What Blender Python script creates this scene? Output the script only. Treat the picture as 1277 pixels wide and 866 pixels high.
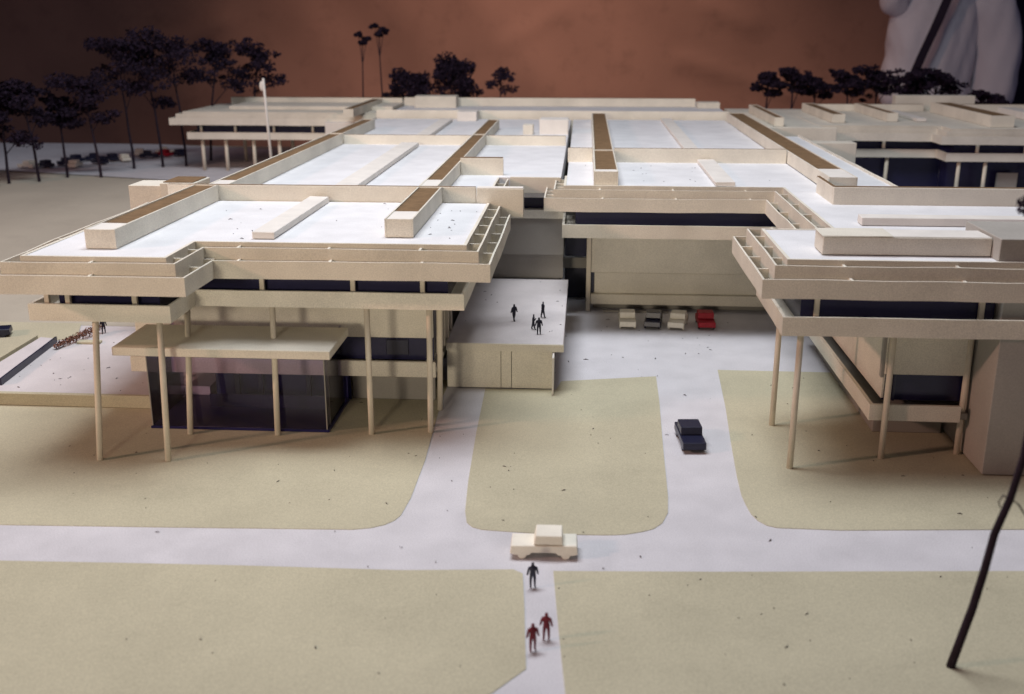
import bpy, bmesh, math, random
from mathutils import Vector, Matrix
random.seed(7)
for o in list(bpy.data.objects): bpy.data.objects.remove(o)
S = bpy.context.scene
COL = S.collection
S.unit_settings.scale_length = 0.01          # one unit is one centimetre of the tabletop model

# ------------------------------------------------------------------ camera
PITCH, YAW, CAM_H = math.radians(16.84), math.radians(3.86), 38.0
F = Vector((-math.sin(YAW)*math.cos(PITCH), math.cos(YAW)*math.cos(PITCH), -math.sin(PITCH)))
RV = Vector((math.cos(YAW), math.sin(YAW), 0)); UV = RV.cross(F)
cd = bpy.data.cameras.new('camera'); cam = bpy.data.objects.new('camera', cd); COL.objects.link(cam)
cam.matrix_world = Matrix(((RV.x, UV.x, -F.x, 0), (RV.y, UV.y, -F.y, 0), (RV.z, UV.z, -F.z, CAM_H), (0, 0, 0, 1)))
cd.sensor_width = 36; cd.lens = 1327/1277*36; cd.clip_start = 1; cd.clip_end = 5000
cd.dof.use_dof = True; cd.dof.focus_distance = 112; cd.dof.aperture_fstop = 0.085
S.camera = cam

# ------------------------------------------------------------------ world, lamps, exposure
w = bpy.data.worlds.new('World'); S.world = w; w.use_nodes = True
bg = w.node_tree.nodes['Background']; bg.inputs[0].default_value = (0.46, 0.40, 0.66, 1); bg.inputs[1].default_value = 0.068

def lamp(name, kind, loc, target, energy, color, **kw):
    d = bpy.data.lights.new(name, kind); d.energy = energy; d.color = color
    for k, v in kw.items(): setattr(d, k, v)
    o = bpy.data.objects.new(name, d); COL.objects.link(o); o.location = loc
    o.rotation_euler = (Vector(target)-Vector(loc)).to_track_quat('-Z', 'Y').to_euler()
    return o
lamp('ceiling_lamp', 'AREA', (-27, 116, 162), (-20, 119, 0), 262000, (0.92, 0.95, 1.0), shape='RECTANGLE', size=46, size_y=105)
lamp('warm_lamp', 'SPOT', (-275, -20, 122), (-30, 142, 14), 1250000, (1.0, 0.58, 0.45), spot_size=math.radians(64), spot_blend=1.0, shadow_soft_size=9)
lamp('front_lamp', 'SPOT', (-70, -260, 66), (-24, 118, 14), 1550000, (1.0, 0.86, 0.67), spot_size=math.radians(18), spot_blend=1.0, shadow_soft_size=22)
lamp('backdrop_lamp', 'SPOT', (-25, 300, 190), (-25, 440, 0), 1400000, (1.0, 0.72, 0.59), spot_size=math.radians(80), spot_blend=1.0, shadow_soft_size=20)
S.view_settings.view_transform = 'Standard'; S.view_settings.look = 'None'
S.view_settings.exposure = 0; S.view_settings.gamma = 1; S.view_settings.use_curve_mapping = False
S.render.engine = 'CYCLES'

# ------------------------------------------------------------------ materials
def mat(name, col, rough=0.85, var=0.10, scale=0.25, speck=0.06, bump=0.05, tint=None, spec=0.25, stain=0.0):
    m = bpy.data.materials.new(name); m.use_nodes = True; nt = m.node_tree; N = nt.nodes; L = nt.links
    b = N['Principled BSDF']; b.inputs['Roughness'].default_value = rough
    b.inputs['Specular IOR Level'].default_value = spec
    g = N.new('ShaderNodeNewGeometry')
    n1 = N.new('ShaderNodeTexNoise'); n1.inputs['Scale'].default_value = scale; n1.inputs['Detail'].default_value = 6
    n2 = N.new('ShaderNodeTexNoise'); n2.inputs['Scale'].default_value = 9; n2.inputs['Detail'].default_value = 3; n2.inputs['Roughness'].default_value = 0.8
    L.new(g.outputs['Position'], n1.inputs['Vector']); L.new(g.outputs['Position'], n2.inputs['Vector'])
    mx = N.new('ShaderNodeMix'); mx.data_type = 'RGBA'
    t = tint or tuple(c*0.86 for c in col)
    mx.inputs['A'].default_value = (*[min(1, c*(1+var*0.5)) for c in col], 1); mx.inputs['B'].default_value = (*[c*(1-var*0.5)*0.5+c2*0.5 for c, c2 in zip(col, t)], 1)
    r1 = N.new('ShaderNodeMapRange'); r1.inputs[1].default_value = 0.32; r1.inputs[2].default_value = 0.68
    L.new(n1.outputs['Fac'], r1.inputs[0]); L.new(r1.outputs[0], mx.inputs['Factor'])
    r2 = N.new('ShaderNodeMapRange'); r2.inputs[1].default_value = 0.36; r2.inputs[2].default_value = 0.64
    r2.inputs[3].default_value = 1-speck; r2.inputs[4].default_value = 1+speck*0.7
    L.new(n2.outputs['Fac'], r2.inputs[0])
    hs = N.new('ShaderNodeMix'); hs.data_type = 'RGBA'; hs.blend_type = 'MULTIPLY'; hs.inputs['Factor'].default_value = 1
    L.new(mx.outputs['Result'], hs.inputs['A']); L.new(r2.outputs[0], hs.inputs['B'])
    last = hs.outputs['Result']
    if stain:
        n3 = N.new('ShaderNodeTexNoise'); n3.inputs['Scale'].default_value = 0.09; n3.inputs['Detail'].default_value = 8; n3.inputs['Roughness'].default_value = 0.72
        L.new(g.outputs['Position'], n3.inputs['Vector'])
        r3 = N.new('ShaderNodeMapRange'); r3.inputs[1].default_value = 0.52; r3.inputs[2].default_value = 0.75; r3.inputs[3].default_value = 1; r3.inputs[4].default_value = 1-stain
        L.new(n3.outputs['Fac'], r3.inputs[0])
        h3 = N.new('ShaderNodeMix'); h3.data_type = 'RGBA'; h3.blend_type = 'MULTIPLY'; h3.inputs['Factor'].default_value = 1
        L.new(last, h3.inputs['A']); L.new(r3.outputs[0], h3.inputs['B']); last = h3.outputs['Result']
    L.new(last, b.inputs['Base Color'])
    if bump:
        bp = N.new('ShaderNodeBump'); bp.inputs['Strength'].default_value = bump; bp.inputs['Distance'].default_value = 0.2
        L.new(n2.outputs['Fac'], bp.inputs['Height']); L.new(bp.outputs['Normal'], b.inputs['Normal'])
    return m
M = {}
M['card']   = mat('cream_card', (0.77, 0.725, 0.62), 0.8, 0.10, 0.22, 0.14, stain=0.10)
M['roof']   = mat('white_roof_card', (0.80, 0.80, 0.81), 0.8, 0.05, 0.3, 0.10, stain=0.08)
M['road']   = mat('white_road_card', (0.66, 0.645, 0.67), 0.85, 0.06, 0.25, 0.14, stain=0.12)
M['pave']   = mat('white_paving_card', (0.66, 0.62, 0.62), 0.85, 0.06, 0.25, 0.08, stain=0.08)
M['lawn']   = mat('tan_lawn_paper', (0.54, 0.50, 0.36), 0.9, 0.10, 0.08, 0.16, stain=0.12)
M['hill']   = mat('olive_terrain_card', (0.52, 0.475, 0.385), 0.9, 0.10, 0.05, 0.08, stain=0.12)
M['brown']  = mat('brown_strip', (0.20, 0.125, 0.065), 0.9, 0.3, 0.9, 0.18, 0.2)
M['shade']  = mat('shaded_card', (0.33, 0.31, 0.28), 0.85, 0.08, 0.2, 0.06)  # darkened copy of the cream card, with shade put into its colour
M['plate']  = mat('navy_floor_acetate', (0.018, 0.017, 0.085), 0.3, 0.3, 0.15, 0.10, 0.02, spec=0.3)
M['tower']  = mat('shaded_tower_card', (0.42, 0.395, 0.355), 0.85, 0.08, 0.2, 0.10)  # same card as the wing; the tower's shade is painted in as a greyer tone
M['glass']  = mat('navy_acetate', (0.018, 0.017, 0.058), 0.25, 0.3, 0.15, 0.10, 0.02, spec=0.4)
M['column'] = mat('cream_dowel', (0.72, 0.65, 0.53), 0.7, 0.08, 0.5, 0.06)
M['tree']   = mat('dark_tree_sponge', (0.030, 0.020, 0.036), 0.95, 0.4, 0.8, 0.2, 0, spec=0.1)
M['bark']   = mat('dark_twig', (0.030, 0.020, 0.030), 0.9, 0.3, 0.8, 0.2, 0.1, spec=0.15)
M['rubble'] = mat('reddish_lichen', (0.24, 0.12, 0.09), 0.95, 0.4, 1.5, 0.3, 0, spec=0.1)
M['paper']  = mat('brown_backdrop_paper', (0.29, 0.150, 0.108), 0.75, 0.30, 0.016, 0.05, 0.0, stain=0.22)
M['wall']   = mat('dark_room_wall', (0.020, 0.018, 0.040), 0.9, 0.1, 0.02, 0.02, 0)
M['navy']   = mat('navy_paint', (0.014, 0.015, 0.040), 0.35, 0.2, 1.0, 0.1, 0.05, spec=0.5)
M['black']  = mat('black_figure', (0.010, 0.010, 0.022), 0.6, 0.2, 1.0, 0.1, 0)
M['red']    = mat('red_paint', (0.36, 0.014, 0.030), 0.5, 0.15, 1.0, 0.08, 0.05)
M['darkred']= mat('dark_red_figure', (0.15, 0.018, 0.030), 0.6, 0.2, 1.5, 0.1, 0)
M['white']  = mat('white_wood', (0.86, 0.82, 0.71), 0.7, 0.08, 0.6, 0.05, 0.05)
M['whitecard'] = mat('white_card', (0.80, 0.76, 0.70), 0.8, 0.05, 0.4, 0.05)
M['dust']   = mat('dust_specks', (0.05, 0.035, 0.04), 0.9, 0.2, 2, 0.1, 0)
M['shirt']  = mat('white_shirt_cloth', (0.76, 0.73, 0.77), 0.9, 0.06, 0.06, 0.04, 0.05, stain=0.1)
M['skin']   = mat('skin', (0.42, 0.25, 0.18), 0.6, 0.1, 0.1, 0.03, 0)
M['trouser']= mat('dark_trousers', (0.02, 0.018, 0.035), 0.9, 0.1, 0.1, 0.05, 0)
M['strap']  = mat('dark_strap', (0.03, 0.02, 0.035), 0.7, 0.1, 0.1, 0.05, 0)
M['hair']   = mat('dark_hair', (0.03, 0.02, 0.015), 0.7, 0.2, 0.4, 0.1, 0)
def clear_pane():
    m = bpy.data.materials.new('tinted_clear_acetate'); m.use_nodes = True; nt = m.node_tree; N = nt.nodes; L = nt.links
    N.remove(N['Principled BSDF']); out = N['Material Output']
    t = N.new('ShaderNodeBsdfTransparent'); t.inputs[0].default_value = (0.84, 0.80, 0.88, 1)
    g = N.new('ShaderNodeBsdfGlossy'); g.inputs['Roughness'].default_value = 0.06; g.inputs['Color'].default_value = (0.8, 0.8, 0.9, 1)
    fr = N.new('ShaderNodeFresnel'); fr.inputs['IOR'].default_value = 1.45
    mx = N.new('ShaderNodeMixShader'); L.new(fr.outputs[0], mx.inputs[0]); L.new(t.outputs[0], mx.inputs[1]); L.new(g.outputs[0], mx.inputs[2])
    L.new(mx.outputs[0], out.inputs['Surface']); return m
M['pane'] = clear_pane()

# ------------------------------------------------------------------ helpers
def link(name, me, m, parent=None):
    o = bpy.data.objects.new(name, me); COL.objects.link(o)
    if m: me.materials.append(M[m] if isinstance(m, str) else m)
    if parent is not None:
        o.parent = parent
        if parent.type == 'EMPTY': o.matrix_parent_inverse = Matrix.Translation(-parent.location)   # part meshes are laid out in scene coordinates
    return o
def tag(o, label=None, cat=None, group=None, kind=None):
    if label: o['label'] = label
    if cat: o['category'] = cat
    if group: o['group'] = group
    if kind: o['kind'] = kind
    return o
def thing(name, loc, label, cat, group=None):
    o = bpy.data.objects.new(name, None); COL.objects.link(o); o.location = loc; o.empty_display_size = 1
    return tag(o, label, cat, group)
def finish(bm, name, m, parent):
    bmesh.ops.recalc_face_normals(bm, faces=bm.faces)
    me = bpy.data.meshes.new(name); bm.to_mesh(me); bm.free()
    return link(name, me, m, parent)
def addbox(bm, x0, x1, y0, y1, z0, z1, j=0.0):
    v = [bm.verts.new((x+random.uniform(-j, j), y+random.uniform(-j, j), z+random.uniform(-j, j)*0.7)) for z in (z0, z1) for y in (y0, y1) for x in (x0, x1)]
    for f in ((0, 1, 3, 2), (4, 6, 7, 5), (0, 4, 5, 1), (1, 5, 7, 3), (3, 7, 6, 2), (2, 6, 4, 0)): bm.faces.new([v[i] for i in f])
def box(name, x0, x1, y0, y1, z0, z1, m, parent, j=0.03, bev=0.05):
    bm = bmesh.new(); addbox(bm, x0, x1, y0, y1, z0, z1, j)
    if bev:
        bev = min(bev, 0.3*min(x1-x0, y1-y0, z1-z0))
        bmesh.ops.bevel(bm, geom=bm.edges[:], offset=bev, segments=1, affect='EDGES')
    return finish(bm, name, m, parent)
def prism(name, pts, z0, z1, m, parent, kind=None):
    bm = bmesh.new(); vs = [bm.verts.new((x, y, z0)) for x, y in pts]; f = bm.faces.new(vs)
    r = bmesh.ops.extrude_face_region(bm, geom=[f]); bmesh.ops.translate(bm, vec=(0, 0, z1-z0), verts=[e for e in r['geom'] if isinstance(e, bmesh.types.BMVert)])
    bmesh.ops.triangulate(bm, faces=[f for f in bm.faces if len(f.verts) > 4])
    o = finish(bm, name, m, parent)
    if kind: o['kind'] = kind
    return o
def offset(path, d):
    P = [Vector(p) for p in path]; out = []
    n = []
    for a, b in zip(P[:-1], P[1:]):
        t = (b-a).normalized(); n.append(Vector((t.y, -t.x)))
    for i, p in enumerate(P):
        if i == 0: out.append(p+n[0]*d)
        elif i == len(P)-1: out.append(p+n[-1]*d)
        else:
            b = n[i-1]+n[i]; out.append(p+b*(d/(b.dot(n[i]))))
    return out
def ribbon(name, path, d, th, z0, z1, m, parent, wob=0.07, seg=None):
    A, B = offset(path, d), offset(path, d-th)
    i0, i1 = seg or (0, len(path)-1)
    rows = []
    for i in range(i0, i1):
        L = (A[i+1]-A[i]).length; n = max(1, int(L/4.5)); t = (A[i+1]-A[i]).normalized(); nn = Vector((t.y, -t.x))
        for k in range(n+(1 if i == i1-1 else 0)):
            u = k/n; wv = nn*random.uniform(-wob, wob) if 0 < k < n else Vector((0, 0)); dz = random.uniform(-wob, wob)*0.7
            rows.append((A[i].lerp(A[i+1], u)+wv, B[i].lerp(B[i+1], u)+wv, dz))
    bm = bmesh.new(); V = []
    for a, b, dz in rows:
        V.append([bm.verts.new((a.x, a.y, z0+dz)), bm.verts.new((a.x, a.y, z1+dz)), bm.verts.new((b.x, b.y, z1+dz)), bm.verts.new((b.x, b.y, z0+dz))])
    for p, q in zip(V[:-1], V[1:]):
        for k in range(4): bm.faces.new((p[k], p[(k+1) % 4], q[(k+1) % 4], q[k]))
    bm.faces.new(V[0]); bm.faces.new(V[-1])
    return finish(bm, name, m, parent)
def rib(p, t, d0, d1, z0, z1, parent, th=0.22):
    n = Vector((t.y, -t.x)); bm = bmesh.new()
    c = [p+n*d0-t*th/2, p+n*d1-t*th/2, p+n*d1+t*th/2, p+n*d0+t*th/2]
    s = random.uniform(-0.06, 0.06)
    lo = [bm.verts.new((q.x, q.y, z0)) for q in c]; hi = [bm.verts.new((q.x+s*t.x, q.y+s*t.y, z1+s)) for q in c]
    bm.faces.new(lo); bm.faces.new(hi)
    for k in range(4): bm.faces.new((lo[k], lo[(k+1) % 4], hi[(k+1) % 4], hi[k]))
    return finish(bm, 'rib', 'card', parent)
def eave(path, parent, seg=None, spacing=(), ribs=True):
    ribbon('roof_edge', path, 0.0, 0.3, 17.5, 18.97, 'card', parent, 0.02, seg)
    a = ribbon('inner_strip', path, 1.2, 0.17, 17.0, 18.68, 'card', parent, 0.07, seg)
    b = ribbon('outer_strip', path, 2.35, 0.17, 16.1, 17.75, 'card', parent, 0.07, seg)
    if not ribs: return
    i0, i1 = seg or (0, len(path)-1)
    for i in range(i0, i1):
        p, q = Vector(path[i]), Vector(path[i+1]); t = (q-p).normalized(); L = (q-p).length
        sp = spacing[i-i0] if spacing else 4.6
        n = max(1, round(L/sp))
        for k in range(n):
            u = (k+0.5)/n*L
            rib(p+t*u, t, -0.02, 1.06, 17.2, 18.62, parent)
            rib(p+t*(u+0.35), t, 1.18, 2.2, 16.4, 17.70, parent)
def duct(parent, x0, x1, y0, y1, cap=3.5, z0=18.97, z1=20.7, endcap=0.0):
    bm = bmesh.new(); t = 0.16
    addbox(bm, x0, x0+t, y0, y1, z0, z1, 0.025); addbox(bm, x1-t, x1, y0, y1, z0, z1, 0.025)
    addbox(bm, x0+t, x1-t, y0, y0+t, z0, z1-0.02, 0.01); addbox(bm, x0+t, x1-t, y1-t, y1, z0, z1-0.02, 0.01)
    d = finish(bm, 'duct', 'card', parent)
    if cap: box('duct_cap', x0+t, x1-t, y0+t+0.01, y0+cap, z1-0.35, z1-0.04, 'whitecard', d, 0.01, 0.02)
    box('brown_strip', x0+t+0.01, x1-t-0.01, y0+max(cap, t)+0.01, y1-t-0.01, z1-0.5, z1-0.12, 'brown', d, 0.01, 0)
    return d
def skylight(parent, x0, x1, y0, y1, z1=19.6): return box('skylight', x0, x1, y0, y1, 18.97, z1, 'whitecard', parent, 0.04, 0.04)
def cyl(name, a, b, r0, r1, m, parent, n=12):
    a, b = Vector(a), Vector(b); ax = (b-a).normalized(); u = ax.orthogonal().normalized(); v = ax.cross(u); bm = bmesh.new(); R = []
    for p, r in ((a, r0), (b, r1)): R.append([bm.verts.new(p+(u*math.cos(2*math.pi*k/n)+v*math.sin(2*math.pi*k/n))*r) for k in range(n)])
    for k in range(n): bm.faces.new((R[0][k], R[0][(k+1) % n], R[1][(k+1) % n], R[1][k]))
    bm.faces.new(R[0]); bm.faces.new(R[1]); o = finish(bm, name, m, parent)
    for f in o.data.polygons: f.use_smooth = len(f.vertices) == 4
    return o
def column(parent, b, t, r=0.28): return cyl('column', b, t, r, r, 'column', parent, 16)

# ------------------------------------------------------------------ ground
def struct(o): return tag(o, kind='structure')
struct(box('ground', -260, 190, 20, 300, -3, 0, 'road', None, 0, 0))
struct(prism('lawn', [(-45.72, 73.85), (-32.86, 74.3), (-17.6, 74.91), (-16.2, 75.3), (-15.23, 75.91), (-14.6, 76.7), (-14.25, 77.71), (-13.98, 80.93), (-13.95, 89.01), (-14.61, 106.48), (-14.53, 108.9), (-14.6, 112), (-70, 112), (-100, 101), (-100, 73)], 0.002, 0.05, 'lawn', None))
struct(prism('lawn', [(-10.29, 109.3), (-2.6, 109.45), (-2.08, 112.41), (3.28, 113.61), (8.54, 114.82), (8.38, 106.76), (7.89, 93.37), (7.57, 82.71), (7.34, 79.61), (6.76, 77.68), (6.0, 76.6), (5.03, 76.02), (3.8, 75.5), (2.51, 75.3), (-1.85, 75.14), (-4.99, 75.34), (-7.53, 75.58), (-8.3, 76.0), (-8.8, 76.77), (-9.15, 78.8), (-9.54, 84.85), (-9.98, 96.26)][::-1], 0.002, 0.05, 'lawn', None))
struct(prism('lawn', [(15.76, 117.64), (15.09, 104.75), (14.44, 95.82), (13.91, 87.29), (13.77, 83.5), (13.87, 81.57), (14.05, 79.8), (14.41, 78.62), (15.0, 77.8), (15.79, 77.44), (20.75, 77.35), (35.06, 78.46), (110, 82), (110, 117)], 0.002, 0.05, 'lawn', None))
struct(prism('lawn', [(-100, 66.5), (-42.59, 68.11), (-32.96, 68.39), (-24.59, 68.59), (-12.73, 68.67), (-4.59, 69.34), (-3.86, 68.79), (-3.47, 63.95), (-3.2, 60), (-2.97, 56.92), (-4.79, 54.41), (-12, 47), (-14, 28), (-100, 28)][::-1], 0.002, 0.05, 'lawn', None))
struct(prism('lawn', [(-1.67, 69.3), (10.52, 70.0), (32.44, 71.6), (110, 75), (110, 28), (2, 28), (0.4, 46), (-0.51, 54.54), (-0.84, 58.37), (-1.29, 64.1)][::-1], 0.002, 0.05, 'lawn', None))
# raised site on the left: paved plateau, then a slope that climbs to the far lot
def sheet(name, rows, m):
    bm = bmesh.new(); V = [[bm.verts.new(p) for p in r] for r in rows]
    for a, b in zip(V[:-1], V[1:]):
        for i in range(len(a)-1): bm.faces.new((a[i], a[i+1], b[i+1], b[i]))
    return struct(finish(bm, name, m, None))
struct(box('paving', -150, -42.3, 101.2, 128, 0.0, 1.2, 'pave', None, 0, 0))
struct(box('paving', -42.25, -39.3, 104.75, 128, 0.0, 1.18, 'pave', None, 0, 0))
t = thing('retaining_wall', (-52, 100.9, 0), 'long low tan retaining wall along the front of the left paved court', 'wall')
box('wall_face', -62, -42.3, 100.6, 101.1, 0.052, 1.42, 'lawn', t, 0.05); box('wall_return', -110, -62.2, 99.6, 100.1, 0.052, 1.0, 'lawn', t, 0.05)
hill = []
for y in (127, 135, 150, 170, 190, 210, 226, 236, 300):
    k = min(1, max(0, (y-127)/95)); z = 1.22+4.0*(k*k*(3-2*k))
    hill.append([(x, y, z+0.25*math.sin(x*0.05+y*0.03)*(1 if y > 130 else 0)) for x in (-300, -240, -190, -150, -120, -100, -85, -70, -55, -44)])
sheet('terrain', hill, 'hill')
lot = [[(x, y+(x+120)*-0.30, 5.62) for x in (-300, -200, -160, -140, -120, -100, -80, -60)] for y in (236, 262, 298)]
sheet('parking_lot', [[(p[0], min(p[1], 299), p[2]) for p in r] for r in lot], 'road')
struct(prism('lawn', [(-64.76, 108.11), (-65.88, 119.46), (-61.64, 121.15), (-64.13, 127.9), (-90, 127.9), (-90, 112), (-72, 103)][::-1], 1.21, 1.27, 'lawn', None))

# ------------------------------------------------------------------ backdrop and room beyond
bm = bmesh.new(); V = []
CR = [((48, 46), (66, 38), 1.6), ((-150, 40), (-215, 10), 2.4), ((90, 10), (40, 24), 1.5), ((-60, 60), (-75, 5), 1.0), ((-10, 44), (-34, 30), 0.8)]
for i in range(181):
    x = -420+i*(556/180); r = []
    for j in range(85):
        z = -90+j*3
        y = 455+2.4*math.sin(x*0.021+1)+1.8*math.sin(x*0.055+z*0.03)+1.4*math.sin(z*0.06+x*0.013)+0.6*math.sin(x*0.16+z*0.11)
        for (ax, az), (bx, bz), h in CR:
            L2 = (bx-ax)**2+(bz-az)**2; t = max(0, min(1, ((x-ax)*(bx-ax)+(z-az)*(bz-az))/L2)); d2 = (x-ax-t*(bx-ax))**2+(z-az-t*(bz-az))**2
            y -= h*math.exp(-d2/12)
        r.append(bm.verts.new((x, y, z)))
    V.append(r)
for a, b in zip(V[:-1], V[1:]):
    for j in range(84): bm.faces.new((a[j], b[j], b[j+1], a[j+1]))
o = finish(bm, 'backdrop_paper', 'paper', None)
for f in o.data.polygons: f.use_smooth = True
struct(o)
struct(box('back_wall', -600, 700, 640, 646, -100, 300, 'wall', None, 0, 0))

# ------------------------------------------------------------------ front left wing
LW = thing('model_wing', (-29, 102, 0), 'cream card model wing on tall thin columns at the front left', 'model building')
Lroof = [(-48.4, 117.9), (-48.4, 87.0), (-35.5, 87.0), (-35.5, 94.1), (-10.47, 94.1), (-10.47, 117.9)]
prism('roof', [tuple(v) for v in offset(Lroof, -0.31)], 16.25, 18.9, 'roof', LW)
eave(Lroof, LW, spacing=(6, 12.5, 3.6, 8.4, 4.7))
Lfl = [(-49.4, 117), (-49.4, 89.0), (-36.4, 89.0), (-36.4, 95.15), (-10.87, 95.0), (-10.87, 117)]
ribbon('floor_band', Lfl, 0, 0.3, 12.6, 14.15, 'card', LW, 0.03)
prism('floor', [tuple(v) for v in offset(Lfl, -0.31)], 12.66, 13.2, 'card', LW)
Lgl = [(-47.6, 117), (-47.6, 91.3), (-38.2, 91.3), (-38.2, 97.0), (-12.6, 97.0), (-12.6, 117)]
for i in range(5): ribbon('window', Lgl, 0, 0.12, 13.2, 16.24, 'glass', LW, 0.0, (i, i+1))
for x, y in ((-46.4, 90.6), (-40.2, 90.6), (-48.3, 90.5), (-48.3, 94), (-30.2, 96.3), (-21.5, 96.3), (-14.9, 96.3)):
    box('window_post', x-0.22, x+0.22, y-0.2, y+0.2, 13.21, 16.23, 'column', LW, 0.01, 0.04)
duct(LW, -44.1, -41.3, 90.4, 117.95, 3.4); duct(LW, -18.5, -15.8, 97.4, 117.95, 4.5)
skylight(LW, -30.65, -28.55, 95.8, 117.4)
box('cross_wall', -47.2, -12.0, 118.0, 118.3, 18.0, 20.68, 'card', LW, 0.03, 0.03)
e = box('wall_end_box', -11.95, -6.7, 118.0, 119.3, 17.4, 20.55, 'card', LW, 0.03, 0.03)
box('end_box_cap', -11.9, -6.75, 118.06, 119.25, 20.56, 20.66, 'whitecard', e, 0.0, 0.02)
for b_, t_ in (((-43.5, 87.1), (-43.55, 89.5)), ((-37.2, 87.3), (-37.7, 89.6)), ((-37.6, 94.0), (-37.4, 95.7)), ((-29.07, 94.3), (-29.15, 95.6)), ((-20.06, 95.2), (-20.15, 95.6)), ((-14.42, 96.1), (-14.3, 96.1)), ((-14.34, 102.4), (-14.1, 102.3))):
    column(LW, (*b_, 0.04), (*t_, 12.7))
# storeys under the raised floor
box('upper_wall', -40.6, -15.0, 103.0, 103.4, 7.5, 12.65, 'card', LW)
box('upper_wall', -46.0, -40.7, 103.0, 103.4, 7.5, 12.65, 'card', LW)
box('window', -46.0, -15.0, 103.5, 103.7, 5.0, 7.6, 'glass', LW, 0)
box('window_frame', -19.9, -17.6, 103.3, 103.48, 5.6, 7.2, 'navy', LW, 0)
box('lower_band', -46.6, -14.7, 102.3, 102.7, 3.5, 5.15, 'card', LW)
box('lower_floor', -46.5, -14.8, 102.71, 117.5, 3.6, 4.2, 'card', LW)
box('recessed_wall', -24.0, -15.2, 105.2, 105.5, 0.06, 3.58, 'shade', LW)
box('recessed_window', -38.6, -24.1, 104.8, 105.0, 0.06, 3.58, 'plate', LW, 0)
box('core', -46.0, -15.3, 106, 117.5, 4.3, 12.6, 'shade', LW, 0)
box('support_post', -45.95, -45.45, 106.0, 106.5, 1.21, 3.58, 'column', LW)
for i, y in enumerate((104.5, 107.5, 110.6, 113.8)):
    box('side_post', -14.9, -14.4, y, y+0.4, 5.3, 12.65, 'column', LW)
box('side_window', -15.25, -15.05, 103.8, 117.5, 5.3, 12.6, 'glass', LW, 0)

# ------------------------------------------------------------------ glass pavilion under it
PV = thing('glass_pavilion', (-33, 97, 0), 'glass walled pavilion with a flat card roof under the front left wing', 'pavilion')
box('roof', -43.2, -22.8, 91.2, 99.2, 8.75, 9.55, 'card', PV, 0.03, 0.05)
box('base_plate', -42.0, -24.2, 95.2, 104.6, 0.055, 0.30, 'plate', PV, 0.03, 0.02)
box('front_pane', -41.8, -24.5, 95.35, 95.43, 0.31, 8.73, 'pane', PV, 0.02, 0)
box('side_pane', -24.5, -24.42, 95.5, 104.3, 0.31, 8.73, 'pane', PV, 0.02, 0)
box('side_pane', -41.9, -41.82, 95.5, 104.3, 0.31, 8.73, 'pane', PV, 0.02, 0)
for x, y in ((-24.46, 95.4), (-41.84, 95.4), (-24.46, 96.7)): box('pane_joint', x-0.05, x+0.05, y-0.05, y+0.05, 0.31, 8.74, 'shade', PV, 0, 0)
for x in (-36.0, -33.5, -28.4): box('dark_post', x-0.25, x+0.25, 103.9, 104.3, 0.31, 8.73, 'navy', PV, 0, 0.03)
box('low_rail', -38, -25.6, 101.0, 101.12, 0.31, 1.7, 'glass', PV, 0, 0)

# ------------------------------------------------------------------ terrace block in the court
TB = thing('terrace_block', (-8.2, 124, 0), 'flat roofed card terrace block with people on it in the court', 'model building')
box('terrace_slab', -14.5, -1.85, 109.3, 139.6, 4.45, 5.25, 'shade', TB, 0.02, 0.04).data.materials.clear()
TB.children[0].data.materials.append(M['pave'])
box('slab_edge', -14.5, -1.8, 109.1, 109.29, 4.4, 5.22, 'card', TB, 0.01, 0.02)
box('wall', -14.45, -8.62, 109.5, 109.8, 0.12, 4.42, 'card', TB, 0.01, 0.02)
box('door', -8.56, -7.48, 109.53, 109.8, 0.12, 4.36, 'card', TB, 0.0, 0.02)
box('wall_panel', -7.42, -3.05, 109.5, 109.8, 0.12, 4.36, 'card', TB, 0.0, 0.02)
box('lintel', -8.6, -3.0, 109.55, 109.8, 4.37, 4.44, 'card', TB, 0.0, 0)
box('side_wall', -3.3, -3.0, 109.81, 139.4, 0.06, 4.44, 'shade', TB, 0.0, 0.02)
box('open_leaf', -2.99, -2.8, 107.4, 109.5, 0.06, 4.3, 'whitecard', TB, 0.02, 0.03)
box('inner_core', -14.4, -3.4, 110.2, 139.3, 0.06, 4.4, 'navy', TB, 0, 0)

# ------------------------------------------------------------------ rear left wing
RL = thing('model_wing', (-25, 175, 0), 'cream card model wing with white roof bays behind the front left wing', 'model building')
prism('roof', [(-44.4, 118.35), (-11.27, 118.35), (-11.27, 139.3), (-3.0, 139.3), (-3.0, 229), (-44.4, 229)], 16.3, 18.9, 'roof', RL)
ribbon('roof_edge', [(-44.4, 228), (-44.4, 126)], 0.01, 0.3, 17.0, 19.3, 'card', RL, 0.02)
ribbon('outer_strip', [(-44.4, 228), (-44.4, 130)], 1.3, 0.17, 16.1, 18.6, 'card', RL, 0.05)
ribbon('roof_edge', [(-11.0, 119.4), (-11.0, 138.6)], 0.0, 0.25, 17.2, 18.97, 'card', RL, 0.02)
ribbon('inner_strip', [(-11.0, 119.4), (-11.0, 138.9)], 1.2, 0.17, 16.9, 18.8, 'card', RL, 0.04)
for y in (122, 126.5, 131, 135.5): rib(Vector((-11.0, y)), Vector((0, 1)), 0.0, 1.05, 17.1, 18.6, RL)
box('court_fascia', -9.6, -3.0, 138.9, 139.2, 16.95, 19.02, 'card', RL, 0.02, 0.03)
box('court_window', -11.0, -2.9, 141.2, 141.4, 14.5, 17.3, 'glass', RL, 0, 0)
box('court_band', -14.0, -2.6, 139.5, 141.1, 13.5, 14.6, 'card', RL, 0.02, 0.03)
box('court_wall', -14.2, -2.55, 139.7, 140.0, 8.6, 13.45, 'shade', RL, 0.02, 0.03)
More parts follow.
